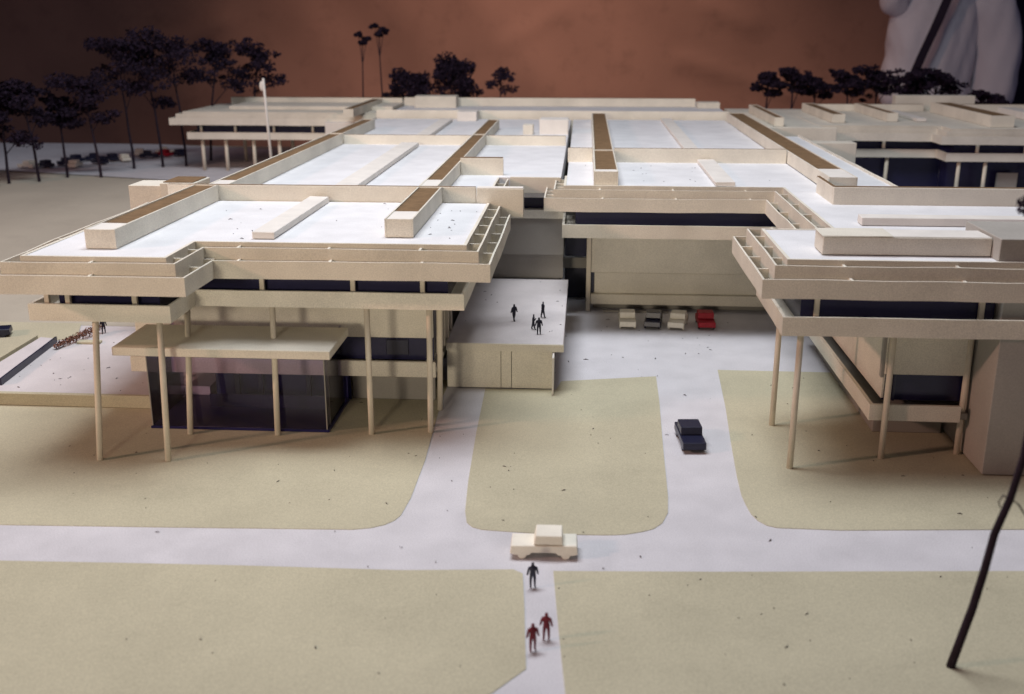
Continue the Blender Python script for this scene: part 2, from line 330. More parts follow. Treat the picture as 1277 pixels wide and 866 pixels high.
box('court_lower_wall', -14.2, -2.6, 140.3, 140.6, 5.26, 8.58, 'shade', RL, 0.02, 0.03)
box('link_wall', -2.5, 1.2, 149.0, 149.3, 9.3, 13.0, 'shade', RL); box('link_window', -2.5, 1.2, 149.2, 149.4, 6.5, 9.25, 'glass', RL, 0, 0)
box('link_band', -2.7, 1.2, 148.4, 148.9, 4.9, 6.4, 'shade', RL); box('link_void', -2.5, 1.2, 150.5, 150.8, 0.05, 4.85, 'navy', RL, 0, 0)
duct(RL, -42.6, -40.3, 118.5, 177.8, 3.6); duct(RL, -42.6, -40.3, 178.4, 206, 0)
duct(RL, -18.5, -16.4, 118.5, 177.8, 5.5); duct(RL, -18.5, -16.4, 178.4, 207, 0)
skylight(RL, -29.9, -27.1, 126.0, 175.0); skylight(RL, -29.5, -27.2, 180, 222)
box('cross_wall', -40.2, -18.6, 178, 178.3, 18.8, 20.45, 'card', RL, 0.03, 0.03); box('cross_wall', -16.3, -3.1, 178, 178.3, 18.8, 20.45, 'card', RL, 0.03, 0.03)
s = box('stub_wall', -16.35, -10.7, 141.2, 142.0, 18.8, 21.15, 'card', RL, 0.03, 0.03); box('brown_strip', -16.3, -10.75, 141.3, 141.9, 21.16, 21.24, 'brown', s, 0, 0)
box('roof_box', -8.3, -3.05, 197, 203, 18.8, 21.5, 'whitecard', RL); box('roof_box', -11.2, -9.4, 196, 199, 18.8, 20.6, 'card', RL)
box('outer_box', -54.2, -50.3, 123.6, 128.0, 15.0, 19.7, 'card', RL)
ob = box('outer_box', -50.1, -45.9, 123.0, 128.5, 15.0, 20.1, 'card', RL); box('brown_strip', -49.8, -46.2, 123.4, 128.2, 20.11, 20.2, 'brown', ob, 0, 0)
box('core', -43, -16, 120, 228, 0.1, 16.2, 'shade', RL, 0, 0)
box('core', -15.9, -3.2, 141.6, 228, 0.1, 14.3, 'shade', RL, 0, 0)

# ------------------------------------------------------------------ middle wing and right wing share one eave line
EV = [(-2.5, 141), (-2.5, 132.1), (24.3, 132.1), (24.3, 104.3), (17.35, 104.3), (17.35, 89.9), (64, 89.9)]
MW = thing('model_wing', (13, 170, 0), 'cream card model wing closing the back of the court behind the parked cars', 'model building')
prism('roof', [(-2.18, 132.42), (24.61, 132.42), (24.61, 129.1), (29.0, 129.1), (29.0, 229), (-2.48, 229)], 16.3, 18.9, 'roof', MW)
eave(EV, MW, (0, 2), (3.0, 9.0))
MF = [(-2.6, 143), (-2.6, 131.0), (24, 131.0)]
ribbon('floor_band', MF, 0, 0.3, 12.6, 14.25, 'card', MW, 0.03); prism('floor', [(-2.25, 131.35), (24, 131.35), (24, 144), (-2.25, 144)], 12.65, 13.2, 'card', MW)
box('window', -1.0, 24, 133.4, 133.6, 13.21, 16.25, 'glass', MW, 0, 0)
box('pier', 0.55, 1.15, 142.9, 143.5, 0.04, 12.6, 'column', MW)
box('wall_panel', 1.2, 27.5, 143.5, 143.9, 5.42, 12.6, 'card', MW); box('wall_panel', 1.7, 27.5, 143.8, 144.1, 2.45, 5.37, 'card', MW, 0.02)
box('dark_slot', 1.2, 1.65, 144.0, 144.2, 2.45, 5.37, 'navy', MW, 0, 0)
box('ledge_band', 1.2, 27.5, 143.1, 144.3, 1.0, 2.42, 'card', MW); box('plinth', 1.6, 27.5, 145.0, 145.3, 0.04, 0.98, 'shade', MW)
box('loose_card', 3.0, 12.0, 142.6, 143.0, 0.03, 0.25, 'shade', MW, 0.05, 0)
duct(MW, 1.25, 4.2, 132.5, 156.0, 2.2); duct(MW, 1.3, 4.15, 156.7, 224, 0)
skylight(MW, 16.2, 18.6, 132.7, 155.8, 19.5); skylight(MW, 15.6, 17.8, 158, 226, 19.5)
box('cross_wall', -2.4, 1.2, 156.3, 156.6, 18.8, 20.9, 'card', MW, 0.02, 0.03); box('cross_wall', 4.25, 28.9, 156.3, 156.6, 18.8, 20.9, 'card', MW, 0.02, 0.03)
duct(MW, 29.05, 32.4, 129.0, 226, 8.0)
box('core', 4, 28, 146, 228, 0.1, 16.2, 'shade', MW, 0, 0)

RW = thing('model_wing', (38, 105, 0), 'cream card model wing on thin columns at the right beside the drive', 'model building')
prism('roof', [(24.62, 129.05), (24.62, 103.98), (17.67, 103.98), (17.67, 90.22), (64, 90.22), (64, 129.05)], 16.3, 18.9, 'roof', RW)
eave(EV, RW, (2, 6), (7, 3.4, 5.5, 9.0))
RF = [(22.9, 131), (22.9, 103), (17.1, 103), (17.1, 88.58), (64, 88.58)]
ribbon('floor_band', RF, 0, 0.3, 12.6, 14.25, 'card', RW, 0.04); prism('floor', [(23.3, 130), (23.3, 102.6), (17.5, 102.6), (17.5, 89), (64, 89), (64, 130)], 12.65, 13.2, 'card', RW)
RG = [(24.6, 130), (24.6, 101.2), (18.9, 101.2), (18.9, 90.5), (35.2, 90.5)]
for i in range(4): ribbon('window', RG, 0, 0.12, 13.21, 16.28, 'glass', RW, 0, (i, i+1))
for x in (20.2, 34.0): box('window_post', x-0.22, x+0.22, 90.0, 90.4, 13.21, 16.28, 'column', RW, 0.01)
for x, y in ((19.04, 100.2), (18.87, 89.5), (27.59, 92.38), (34.85, 93.9)): column(RW, (x, y, 0.04), (x+0.05, y+0.1, 12.7))
box('upper_wall', 27.6, 35.0, 93.9, 94.2, 7.6, 12.6, 'card', RW); box('side_wall', 27.5, 27.8, 94.25, 130, 5.2, 12.6, 'card', RW)
box('wall_fin', 27.0, 27.3, 93.0, 93.6, 7.6, 12.6, 'shade', RW)
box('window', 27.7, 35.0, 94.6, 94.8, 4.95, 7.7, 'glass', RW, 0, 0); box('window_post', 28.6, 28.8, 94.3, 94.5, 4.95, 7.6, 'navy', RW, 0, 0)
ribbon('lower_band', [(26.3, 128), (26.3, 92.9), (34.4, 92.9)], 0, 0.35, 3.5, 5.0, 'card', RW, 0.04)
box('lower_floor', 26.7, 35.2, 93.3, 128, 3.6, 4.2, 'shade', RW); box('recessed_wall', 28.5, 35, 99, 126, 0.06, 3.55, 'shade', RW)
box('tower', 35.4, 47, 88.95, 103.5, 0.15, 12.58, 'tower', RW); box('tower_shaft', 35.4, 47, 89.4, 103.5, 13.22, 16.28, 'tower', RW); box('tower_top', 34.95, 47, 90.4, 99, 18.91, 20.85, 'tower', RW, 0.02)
d = box('roof_box', 20.7, 34.9, 92.1, 95.6, 18.98, 20.55, 'card', RW, 0.03)
bm = bmesh.new(); addbox(bm, 20.6, 26.6, 92.05, 95.7, 20.57, 20.66, 0.05); finish(bm, 'box_lid', 'card', d); box('white_lid', 26.65, 34.85, 92.2, 95.6, 20.57, 20.6, 'whitecard', d, 0.01, 0)
skylight(RW, 27.6, 62, 106.7, 108.6, 19.75)
box('cross_wall', 27.6, 62, 119.8, 120.3, 18.8, 20.85, 'card', RW, 0.03); box('cross_wall', 27.6, 28.0, 120.35, 128.9, 18.8, 20.8, 'card', RW, 0.02)
prism('rear_roof', [(32.5, 120.4), (38.0, 120.4), (38.0, 196), (32.5, 196)], 17.4, 18.9, 'roof', RW)
ribbon('roof_edge', [(38.0, 120.5), (38.0, 196)], 0.2, 0.25, 17.0, 19.2, 'card', RW, 0.05); ribbon('outer_strip', [(38.0, 120.5), (38.0, 196)], 1.2, 0.17, 16.1, 18.6, 'card', RW, 0.05)
box('roof_box', 39.5, 47.0, 190, 194, 12.0, 18.4, 'card', RW)
box('core', 47.5, 63.5, 91, 129, 0.1, 16.2, 'shade', RW, 0, 0)

# ------------------------------------------------------------------ far wings
def far_wing(label, loc, path, fl, roofpoly, posts):
    t = thing('model_wing', loc, label, 'model building')
    prism('roof', [tuple(v) for v in offset(path, -0.31)]+roofpoly, 16.3, 18.9, 'card', t)
    ribbon('roof_edge', path, 0, 0.3, 17.5, 19.0, 'card', t, 0.03); ribbon('inner_strip', path, 1.2, 0.2, 17.0, 18.6, 'card', t, 0.04); ribbon('outer_strip', path, 2.4, 0.2, 16.2, 17.75, 'card', t, 0.04)
    ribbon('floor_band', fl, 0, 0.35, 12.9, 14.5, 'card', t, 0.03)
    prism('floor', [tuple(v) for v in offset(fl, -0.4)], 12.95, 13.3, 'card', t)
    g = offset(fl, -1.8)
    ribbon('window', [tuple(v) for v in g], 0, 0.12, 13.3, 16.3, 'glass', t, 0)
    for x, y in posts: box('window_post', x-0.25, x+0.25, y-0.25, y+0.25, 13.31, 16.3, 'column', t, 0.01)
    return t
FL = far_wing('long cream card model wing on columns far at the left by the dark trees', (-70, 250, 5),
    [(-92, 270), (-92, 243.0), (-45, 243.0)], [(-91, 270), (-91, 242), (-45, 242)], [(-45, 290), (-84, 290)], [(x, 243.3) for x in (-88, -80, -71, -62, -53)])
for x in (-88, -82.5, -76, -70): column(FL, (x, 243.5, 5.0), (x, 243.5, 13.0), 0.4)
for x in (-84, -72): column(FL, (x, 262, 5.0), (x, 262, 13.0), 0.4)
box('cross_wall', -88, -45, 266, 267, 18.8, 20.8, 'card', FL); box('roof_step', -84, -45, 252, 266, 18.91, 19.7, 'card', FL)
box('end_box', -58, -46, 238.5, 242, 10.5, 17.2, 'whitecard', FL)
BW = thing('model_wing', (-5, 250, 0), 'cream card back wing closing the model along its far edge', 'model building')
box('front_wall', -44.6, 30, 230, 230.6, 14, 20.6, 'card', BW, 0.05); box('roof', -44.6, 32, 230.7, 285, 16, 18.9, 'roof', BW)
box('cross_wall', -44.6, 26.5, 266, 267, 18.91, 20.9, 'card', BW, 0.06); box('wall_end_box', 26.7, 32, 262, 266, 18.91, 20.3, 'card', BW)
duct(BW, -52, -49.8, 231, 265, 0); box('roof_box', -41, -31, 260, 265, 18.91, 21.6, 'card', BW); box('roof_box', -26.5, -22.5, 224, 229.8, 18.91, 20.75, 'whitecard', BW)
box('core', -44, 30, 232, 284, 0.1, 15.9, 'shade', BW, 0, 0)
FR = far_wing('cream card model wing with dark glass storeys far at the right', (75, 225, 0),
    [(46, 240), (46, 218.0), (70.0, 218.0), (70.0, 212.2), (130, 212.2)], [(47, 240), (47, 217), (69.2, 217), (69.2, 211), (130, 211)],
    [(130, 262), (46.31, 262)], [(59, 217.4), (75, 211.4), (84, 211.4), (93, 211.4), (102, 211.4)])
for x, y in ((60, 217.8), (72, 211.8), (77, 211.8), (86, 211.8), (95, 211.8)): column(FR, (x, y, 0.1), (x, y, 13.0), 0.35)
box('ground_window', 45, 70.9, 219.5, 219.7, 0.1, 12.9, 'glass', FR, 0, 0); box('ground_window', 71, 130, 215.5, 215.7, 0.1, 12.9, 'glass', FR, 0, 0)
box('ground_window', 70.92, 71.1, 215.72, 219.48, 0.1, 12.9, 'glass', FR, 0, 0); box('white_screen', 80, 84, 213.5, 213.7, 3, 10.5, 'shade', FR)
duct(FR, 50, 52.6, 224, 256, 0); duct(FR, 62, 64.2, 228, 256, 0); duct(FR, 78.5, 83, 216, 254, 0, z1=21.2)
box('cross_wall', 52.7, 78, 257, 258, 18.91, 20.4, 'card', FR); box('roof_box', 72, 90, 259, 262, 18.91, 22.3, 'card', FR); prism('side_roof', [(33, 203), (46.2, 203), (46.2, 262), (33, 262)], 16.3, 18.9, 'card', FR); box('side_wall', 33, 46.2, 202.2, 202.9, 16.3, 19.9, 'card', FR); duct(FR, 37, 38.8, 215, 250, 0); skylight(FR, 68, 70, 228, 250)
skylight(FR, 92, 96, 218, 250, 20.4); box('cross_wall', 84, 128, 255, 256, 18.91, 20.6, 'card', FR)

for o in [o for o in bpy.data.objects if o.name.startswith('cross_wall')]:       # brown felt left showing along the top of each cross wall
    X = [v.co.x for v in o.data.vertices]; Y = [v.co.y for v in o.data.vertices]; Z = max(v.co.z for v in o.data.vertices)
    box('brown_strip', min(X)+0.05, max(X)-0.05, min(Y)+0.12, max(Y)+0.18, Z-0.2, Z+0.03, 'brown', o, 0.0, 0)

# ------------------------------------------------------------------ little cars
def car(name, loc, rz, m, label, size=(4.9, 2.05), wheels=True, group=None):
    L, W = size
    t = thing(name, loc, label, 'toy car', group)
    kids = []
    def part(n, bm, mm):
        bmesh.ops.recalc_face_normals(bm, faces=bm.faces); bmesh.ops.bevel(bm, geom=[e for e in bm.edges], offset=0.05, segments=1, affect='EDGES')
        me = bpy.data.meshes.new(n); bm.to_mesh(me); bm.free(); me.materials.append(M[mm]); o = bpy.data.objects.new(n, me); COL.objects.link(o); o.parent = t; kids.append(o)
    def profile(n, pts, w, mm):
        bm = bmesh.new(); a = [bm.verts.new((x, -w/2, z)) for x, z in pts]; b = [bm.verts.new((x, w/2, z)) for x, z in pts]
        bm.faces.new(a); bm.faces.new(b[::-1])
        for i in range(len(pts)): bm.faces.new((a[i], a[(i+1) % len(pts)], b[(i+1) % len(pts)], b[i]))
        part(n, bm, mm)
    l = L/2
    profile('body', [(-l, 0.42), (-l+0.08, 1.12), (l-0.1, 1.05), (l, 0.42), (l*0.86, 0.3), (l*0.42, 0.3), (l*0.36, 0.5), (-l*0.36, 0.5), (-l*0.42, 0.3), (-l*0.86, 0.3)], W, m)
    profile('cabin', [(-l*0.56, 1.13), (-l*0.53, 1.86), (l*0.24, 1.86), (l*0.30, 1.13)], W*0.93, m)
    if wheels:
        for sx in (-0.64, 0.64):
            for sy in (-1, 1):
                bm = bmesh.new(); bmesh.ops.create_cone(bm, cap_ends=True, segments=14, radius1=0.33, radius2=0.33, depth=0.2, matrix=Matrix.Translation((sx*l, sy*(W/2-0.13), 0.33)) @ Matrix.Rotation(math.pi/2, 4, 'X'))
                me = bpy.data.meshes.new('wheel'); bm.to_mesh(me); bm.free(); me.materials.append(M['white' if m == 'white' else 'navy']); o = bpy.data.objects.new('wheel', me); COL.objects.link(o); o.parent = t
    t.rotation_euler = (0, 0, rz); return t
HP = math.pi/2
car('toy_car', (-2.45, 72.1, 0.02), math.radians(181), 'white', 'white block toy car crossing the front road', (5.05, 2.1))
car('toy_car', (10.5, 95.0, 0.02), -HP+math.radians(4), 'navy', 'dark navy toy car driving alone down the drive', (5.6, 2.15))
g = 'toy cars parked in a row in the court'
car('toy_car', (6.05, 136.3, 0.02), -HP, 'white', 'white parked toy car nearest the terrace block', (4.9, 2.15), group=g)
car('toy_car', (9.5, 136.4, 0.02), -HP-math.radians(8), 'navy', 'dark navy parked toy car between the two white ones', (4.9, 2.1), group=g)
car('toy_car', (12.7, 136.2, 0.02), -HP-math.radians(12), 'white', 'white parked toy car beside the red one', (4.9, 2.1), group=g)
car('toy_car', (16.3, 136.6, 0.02), -HP, 'red', 'red parked toy car at the right end of the row', (4.9, 2.2), group=g)
car('toy_car', (-72.6, 121.3, 1.23), math.radians(20), 'navy', 'dark toy car cut by the left picture edge', (4.9, 2.2))
lotc = [(-127.16, 245.16, 'navy'), (-124.0, 249.8, 'navy'), (-125.0, 256, 'navy'), (-121.45, 259.4, 'navy'), (-117.2, 252.6, 'navy'), (-117.0, 259.1, 'navy'), (-110.3, 265.8, 'navy'), (-120.25, 246.0, 'white'), (-113.6, 258.4, 'white'), (-107.6, 268.7, 'red'), (-104.0, 270, 'navy'), (-130.6, 243.8, 'white'), (-114.5, 270.3, 'white'), (-109.46, 274.4, 'white')]
names = {'navy': 'dark', 'white': 'pale', 'red': 'red'}; nth = ['first', 'second', 'third', 'fourth', 'fifth', 'sixth', 'seventh', 'eighth']; seen = {}
lotc.sort(key=lambda c: c[0]/c[1])                # left to right as one sees them from the front of the model
for x, y, m in lotc:
    k = seen.get(m, 0); seen[m] = k+1
    lb = 'blurred red toy car by a tree trunk in the far left lot' if m == 'red' else '%s %s toy car from the left in the far left lot' % (nth[k], names[m])
    car('toy_car', (x, y, 5.66), random.uniform(0, 3), m, lb, (4.6, 2.1), False, 'toy cars in the far left lot')

# ------------------------------------------------------------------ little people
def figure_mesh(name, pose):
    st, al, ar, lean = pose                      # stride, left arm, right arm
    J = [(0, 0, 0.98, .15), (0, 0.0, 1.2, .145), (0, lean*0.5, 1.42, .17), (0, lean*0.7, 1.58, .08), (0, lean*0.8, 1.72, .105), (0, lean*0.85, 1.86, .085),
         (0.12, 0, 0.92, .11), (0.14, st*0.5, 0.5, .085), (0.15, st, 0.10, .06), (0.16, st-0.14, 0.05, .05),
         (-0.12, 0, 0.92, .11), (-0.14, -st*0.5, 0.5, .085), (-0.15, -st, 0.10, .06), (-0.16, -st-0.14, 0.05, .05),
         (0.25, lean*0.6, 1.45, .085), (0.25+al[0]*0.5, lean*0.5+al[1]*0.5, 1.17, .07), (0.25+al[0], al[1], 0.9+al[2], .05),
         (-0.25, lean*0.6, 1.45, .085), (-0.25-ar[0]*0.5, lean*0.5+ar[1]*0.5, 1.17, .07), (-0.25-ar[0], ar[1], 0.9+ar[2], .05)]
    E_ = [(0, 1), (1, 2), (2, 3), (3, 4), (4, 5), (0, 6), (6, 7), (7, 8), (8, 9), (0, 10), (10, 11), (11, 12), (12, 13), (2, 14), (14, 15), (15, 16), (2, 17), (17, 18), (18, 19)]
    me = bpy.data.meshes.new('tmp'); me.from_pydata([j[:3] for j in J], E_, [])
    o = bpy.data.objects.new('tmp', me); COL.objects.link(o)
    o.modifiers.new('Skin', 'SKIN'); s = o.modifiers.new('Sub', 'SUBSURF'); s.levels = 1; s.render_levels = 1
    for i, v in enumerate(me.skin_vertices[0].data): k_ = 1.3 if i not in (3, 4, 5) else 1.15; v.radius = (J[i][3]*k_, J[i][3]*0.85*k_); v.use_root = i == 0
    dg = bpy.context.evaluated_depsgraph_get(); dg.update()
    out = bpy.data.meshes.new_from_object(o.evaluated_get(dg)); out.name = name
    bpy.data.objects.remove(o)
    for f in out.polygons: f.use_smooth = True
    return out
poses = [figure_mesh('walker', (0.16, (0.14, -0.12, 0.0), (0.14, 0.10, 0.0), -0.03)), figure_mesh('stander', (0.04, (0.12, 0.02, 0.02), (0.14, -0.04, 0.03), 0.0)), figure_mesh('pointer', (0.20, (0.12, 0.05, 0.0), (0.28, -0.30, 0.65), -0.05))]
def person(loc, rz, pose, m, label, sc=1.06, group=None):
    me = poses[pose].copy(); me.materials.clear(); me.materials.append(M[m])
    o = bpy.data.objects.new('person_figure', me); COL.objects.link(o); o.location = loc; o.rotation_euler = (0, 0, rz); o.scale = (sc,)*3
    return tag(o, label, 'figure', group)
g1 = 'little figures on the front path'; g2 = 'little figures on the terrace roof'
person((-3.05, 66.9, 0.02), 0.2, 1, 'navy', 'dark blue model figure standing on the path below the white car', group=g1)
person((-2.66, 58.97, 0.02), 0.3, 1, 'darkred', 'dark red model figure on the path, the nearer of the pair', group=g1)
person((-1.85, 60.3, 0.02), -0.2, 1, 'darkred', 'dark red model figure on the path, the farther of the pair', group=g1)
person((-7.75, 118.3, 5.25), 0.9, 0, 'black', 'black model figure on the terrace farthest left, stout', 1.1, g2)
person((-4.48, 119.9, 5.25), 2.0, 0, 'black', 'black model figure walking at the terrace right rear', group=g2)
person((-5.35, 114.8, 5.25), 1.6, 2, 'black', 'slim black model figure with a raised arm on the terrace', 0.98, g2)
person((-4.64, 112.9, 5.25), 0.1, 1, 'black', 'black model figure nearest the front edge of the terrace', group=g2)
person((-59.3, 123.7, 1.22), 0.4, 0, 'black', 'black model figure beyond the columns on the left paved court')

# ------------------------------------------------------------------ trees
def leaf_blob(bm, c, r, n, size, flat=0.6):
    for _ in range(n):
        d = Vector((random.gauss(0, 1), random.gauss(0, 1), random.gauss(0, 1))).normalized()*(random.random()**0.45)
        p = Vector((c[0]+d.x*r, c[1]+d.y*r, c[2]+d.z*r*flat)); s = size*random.uniform(0.5, 1.4)
        a = Vector((random.gauss(0, 1), random.gauss(0, 1), random.gauss(0, 1))).normalized(); b = a.orthogonal().normalized()
        c2 = a.cross(b)
        bm.faces.new([bm.verts.new(p+b*s), bm.verts.new(p+c2*s*0.8), bm.verts.new(p-b*s*0.9), bm.verts.new(p-c2*s*0.7)])
def limb(bm, pts, r0, r1, n=7):
    rings = []
    for i, p in enumerate(pts):
        p = Vector(p); q = Vector(pts[min(i+1, len(pts)-1)])-Vector(pts[max(i-1, 0)]); ax = q.normalized(); u = ax.orthogonal().normalized(); v = ax.cross(u)
        r = r0+(r1-r0)*i/(len(pts)-1); rings.append([bm.verts.new(p+(u*math.cos(6.283*k/n)+v*math.sin(6.283*k/n))*r) for k in range(n)])
    for a, b in zip(rings[:-1], rings[1:]):
        for k in range(n): bm.faces.new((a[k], a[(k+1) % n], b[(k+1) % n], b[k]))
    bm.faces.new(rings[0]); bm.faces.new(rings[-1])
def tree(loc, h, cr, label, layers=4, lean=(0, 0), trunk=0.35, flat=0.5, low=0.55, group=None, dens=150, leaf=0.5, name='model_tree'):
    t = thing(name, loc, label, 'tree', group); x, y, z = loc
    bm = bmesh.new(); N_ = 6
    P = [(x+lean[0]*(i/N_)**1.5+random.uniform(-.15, .15)*(i > 0), y+lean[1]*i/N_, z+h*0.93*i/N_) for i in range(N_+1)]
    limb(bm, P, trunk, trunk*0.4); cl = []
    for k in range(layers):
        u = low+(1-low)*(k+0.6)/layers; a = k*2.4+random.random(); rr = cr*random.uniform(0.35, 0.75)*(1.05-0.5*abs(u-0.8))
        i = min(N_-1, int(u*N_)); base = Vector(P[i]); c = (x+lean[0]*u+math.cos(a)*rr, y+lean[1]*u+math.sin(a)*rr*0.7, z+h*u)
        limb(bm, [base, (base+Vector(c))/2+Vector((0, 0, .3)), c], trunk*0.4, trunk*0.15, 5); cl.append((c, cr*random.uniform(0.42, 0.62)))
    cl.append(((x+lean[0], y+lean[1], z+h*0.93), cr*0.55))
    finish(bm, 'trunk', 'bark', t)
    bm = bmesh.new()
    for c, r in cl:
        leaf_blob(bm, c, r, int(dens*1.5), leaf*0.8, flat)
        for _ in range(4): leaf_blob(bm, (c[0]+random.gauss(0, r*0.7), c[1]+random.gauss(0, r*0.6), c[2]+random.gauss(0, r*0.3)), r*0.45, dens//4, leaf*0.8, flat)
    finish(bm, 'crown', 'tree', t); return t
tg = 'dark trees at the far left'
LT = [(-123.39, 221.6, 20.5, 6.5, (0.3, 0), 'dark model tree at the far left, first from the picture edge', 0.40), (-118.1, 224.4, 21.5, 5.0, (-1.6, 0), 'dark model tree second from the left edge with a straight thin trunk', 0.6),
      (-114.9, 230.9, 17.5, 4.2, (-0.6, 0), 'short dark model tree third from the left edge', 0.65), (-107.4, 231.4, 22.0, 6.0, (-2.6, 0), 'dark model tree with a wide crown fourth from the left edge', 0.55),
      (-105.6, 245.2, 29.5, 7.0, (-1.5, 0), 'tall dark model tree left of the far wing, broad crown', 0.6), (-99.9, 248.5, 30, 6.5, (-2.5, 0), 'tall dark model tree with a low side branch by the far wing end', 0.45),
      (-94.9, 250.3, 30.5, 7.5, (-1.5, 0), 'tall dark model tree at the left end of the far wing', 0.66), (-93, 262, 29, 6.5, (4.0, 0), 'dark model tree behind the far left wing with spreading crown', 0.62), (-84, 268, 28, 6.0, (3, 0), 'rightmost dark model tree behind the far left wing', 0.66),
      (-126.5, 216, 11, 4.5, (-1.0, 0), 'low dark bushy model tree at the left picture edge', 0.35)]
for x, y, h, cr, ln, lb, lo in LT: tree((x, y, 5.15), h, cr, lb, 5, ln, 0.34, 0.55, lo, tg)
tree((-60, 290, 0), 36, 2.3, 'tall thin model tree with a small cap, left of the pair', 2, (0.8, 0), 0.3, 0.45, 0.94, dens=110)
tree((-54.3, 290, 0), 38.3, 2.5, 'tall thin model tree with a small cap, right of the pair', 2, (-0.6, 0), 0.3, 0.45, 0.94, dens=110)
tree((-46.5, 290, 0), 25.5, 5.4, 'round dark bush tree beyond the back wing, left of three', 7, (0, 0), 0.4, 0.75, 0.7, dens=240)
tree((-34.6, 290, 0), 29.0, 6.0, 'peaked dark bush tree beyond the back wing, middle of three', 7, (0, 0), 0.4, 0.8, 0.68, dens=260)
tree((-23.0, 290, 0), 27.0, 4.0, 'small open dark tree beyond the back wing, right of three', 4, (0.5, 0), 0.3, 0.5, 0.76, dens=60)
tg = 'dark trees at the far right'
RT = [(46.8, 290, 26, 4.2, 'flat topped dark tree at the left end of the right row'), (54.0, 288, 27.0, 4.8, 'flat topped dark tree second in the far right row'), (60.5, 292, 25.0, 4.8, 'drooping dark tree third in the far right row'), (68, 287, 26.3, 5.0, 'flat dark tree fourth in the far right row'), (75.5, 290, 27.3, 6.4, 'dense dark tree fifth in the far right row beside the shirt'),
      (83, 286, 26.0, 5.5, 'dark tree in front of the hanging shirt strap'), (90, 288, 26.8, 5.5, 'dark tree with a flat right branch before the white shirt'), (103, 285, 21.5, 5.0, 'low dark tree below the white shirt sleeve')]
for x, y, h, cr, lb in RT: tree((x, y, 0), h, cr, lb, 5, (random.uniform(-1, 1), 0), 0.4, 0.42, 0.78, tg, 170)
tree((118, 268, 0), 28, 11, 'big black tree mass at the right picture edge', 8, (1, 0), 0.6, 0.8, 0.35, dens=420, leaf=0.7)
# near tree at the right edge: bare leaning trunk, crown mostly out of view
t = thing('model_tree', (23.18, 58.94, 0), 'near dark bare tree trunk leaning at the lower right corner', 'tree')
bm = bmesh.new(); P = [(23.17, 58.9, 0.02), (23.52, 58.8, 2.03), (23.92, 58.68, 4.33), (24.24, 58.53, 7.0), (24.45, 58.4, 9.4), (25.0, 58.27, 11.74), (25.32, 58.1, 14.4), (26.0, 59.2, 20), (26.8, 60.5, 26), (27.2, 61, 32)]
limb(bm, P, 0.27, 0.17, 10); limb(bm, [P[5], (24.5, 58.1, 12.0), (24.3, 58.1, 11.6), (24.45, 58.1, 11.2)], 0.06, 0.03, 6); limb(bm, [P[5], (25.4, 58.0, 11.5), (26.0, 57.8, 10.6)], 0.07, 0.04, 6)
limb(bm, [P[8], (26, 61.5, 27.5), (25.2, 62, 28.3)], 0.14, 0.06, 6); limb(bm, [P[8], (28, 62, 28.5), (29.5, 63, 30)], 0.14, 0.06, 6)
o = finish(bm, 'trunk', 'bark', t)
for f in o.data.polygons: f.use_smooth = True
bm = bmesh.new()
for c, r in (((25.6, 62, 28.2), 1.0), ((27.2, 61.5, 30.5), 2.0), ((29, 63, 31), 2.2), ((28, 60, 34), 2.4), ((30, 62, 33.5), 2.0)): leaf_blob(bm, c, r, 420, 0.16, 0.7)
finish(bm, 'crown', 'tree', t)

# ------------------------------------------------------------------ small things on the left court, flag pole, dust
t = thing('ramp_wall', (-62.5, 110, 1.2), 'white card ramp with a dark side edge on the left court', 'ramp')
bm = bmesh.new(); pts = [(-64.9, 103.5), (-65.4, 119.8), (-63.6, 119.4), (-61.9, 103.5)]
lo = [bm.verts.new((x, y, 1.28)) for x, y in pts]; hi = [bm.verts.new((x, y, 1.75)) for x, y in pts]
bm.faces.new(lo); bm.faces.new(hi)
for k in range(4): bm.faces.new((lo[k], lo[(k+1) % 4], hi[(k+1) % 4], hi[k]))
finish(bm, 'ramp_slab', 'pave', t)
ribbon('dark_edge', [(-61.75, 103.5), (-63.45, 119.45)], 0.25, 0.2, 1.21, 1.95, 'navy', t, 0.03); ribbon('curb', [(-65.2, 103.5), (-65.7, 119.9)], -0.1, 0.2, 1.28, 1.95, 'lawn', t, 0.03)
t = thing('lichen_hedge', (-60.5, 120, 1.2), 'reddish brown dried lichen hedge on the left court', 'hedge')
bm = bmesh.new()
for i in range(16):
    u = i/15; leaf_blob(bm, (-61.9+2.1*u, 116.7+6.8*u, 1.7+0.4*u), 0.38+0.3*u, 70, 0.11, 0.8)
finish(bm, 'lichen', 'rubble', t)
bm = bmesh.new()
for i in range(6): limb(bm, [(-62+0.3*i, 116.6+1.1*i, 1.22), (-61.7+0.3*i, 117.2+1.1*i, 2.3)], 0.06, 0.04, 5)
finish(bm, 'twig', 'bark', t)
box('low_step', -60.6, -57.8, 118.9, 119.9, 1.21, 1.5, 'lawn', None, 0.04); tag(bpy.data.objects['low_step'], 'small tan card step in front of the reddish hedge', 'step')
FP = thing('flag_pole', (-67.5, 228, 5), 'thin white flag pole with a small furled flag beside the far wing', 'flag pole')
cyl('pole', (-67.4, 228, 5.0), (-68.2, 228, 27.2), 0.32, 0.26, 'whitecard', FP, 10)
bm = bmesh.new(); bmesh.ops.create_icosphere(bm, subdivisions=2, radius=0.55); bmesh.ops.scale(bm, vec=(0.9, 0.6, 1.9), verts=bm.verts); bmesh.ops.translate(bm, vec=(-68.6, 227.9, 25.6), verts=bm.verts); finish(bm, 'furled_flag', 'whitecard', FP)
bm = bmesh.new()
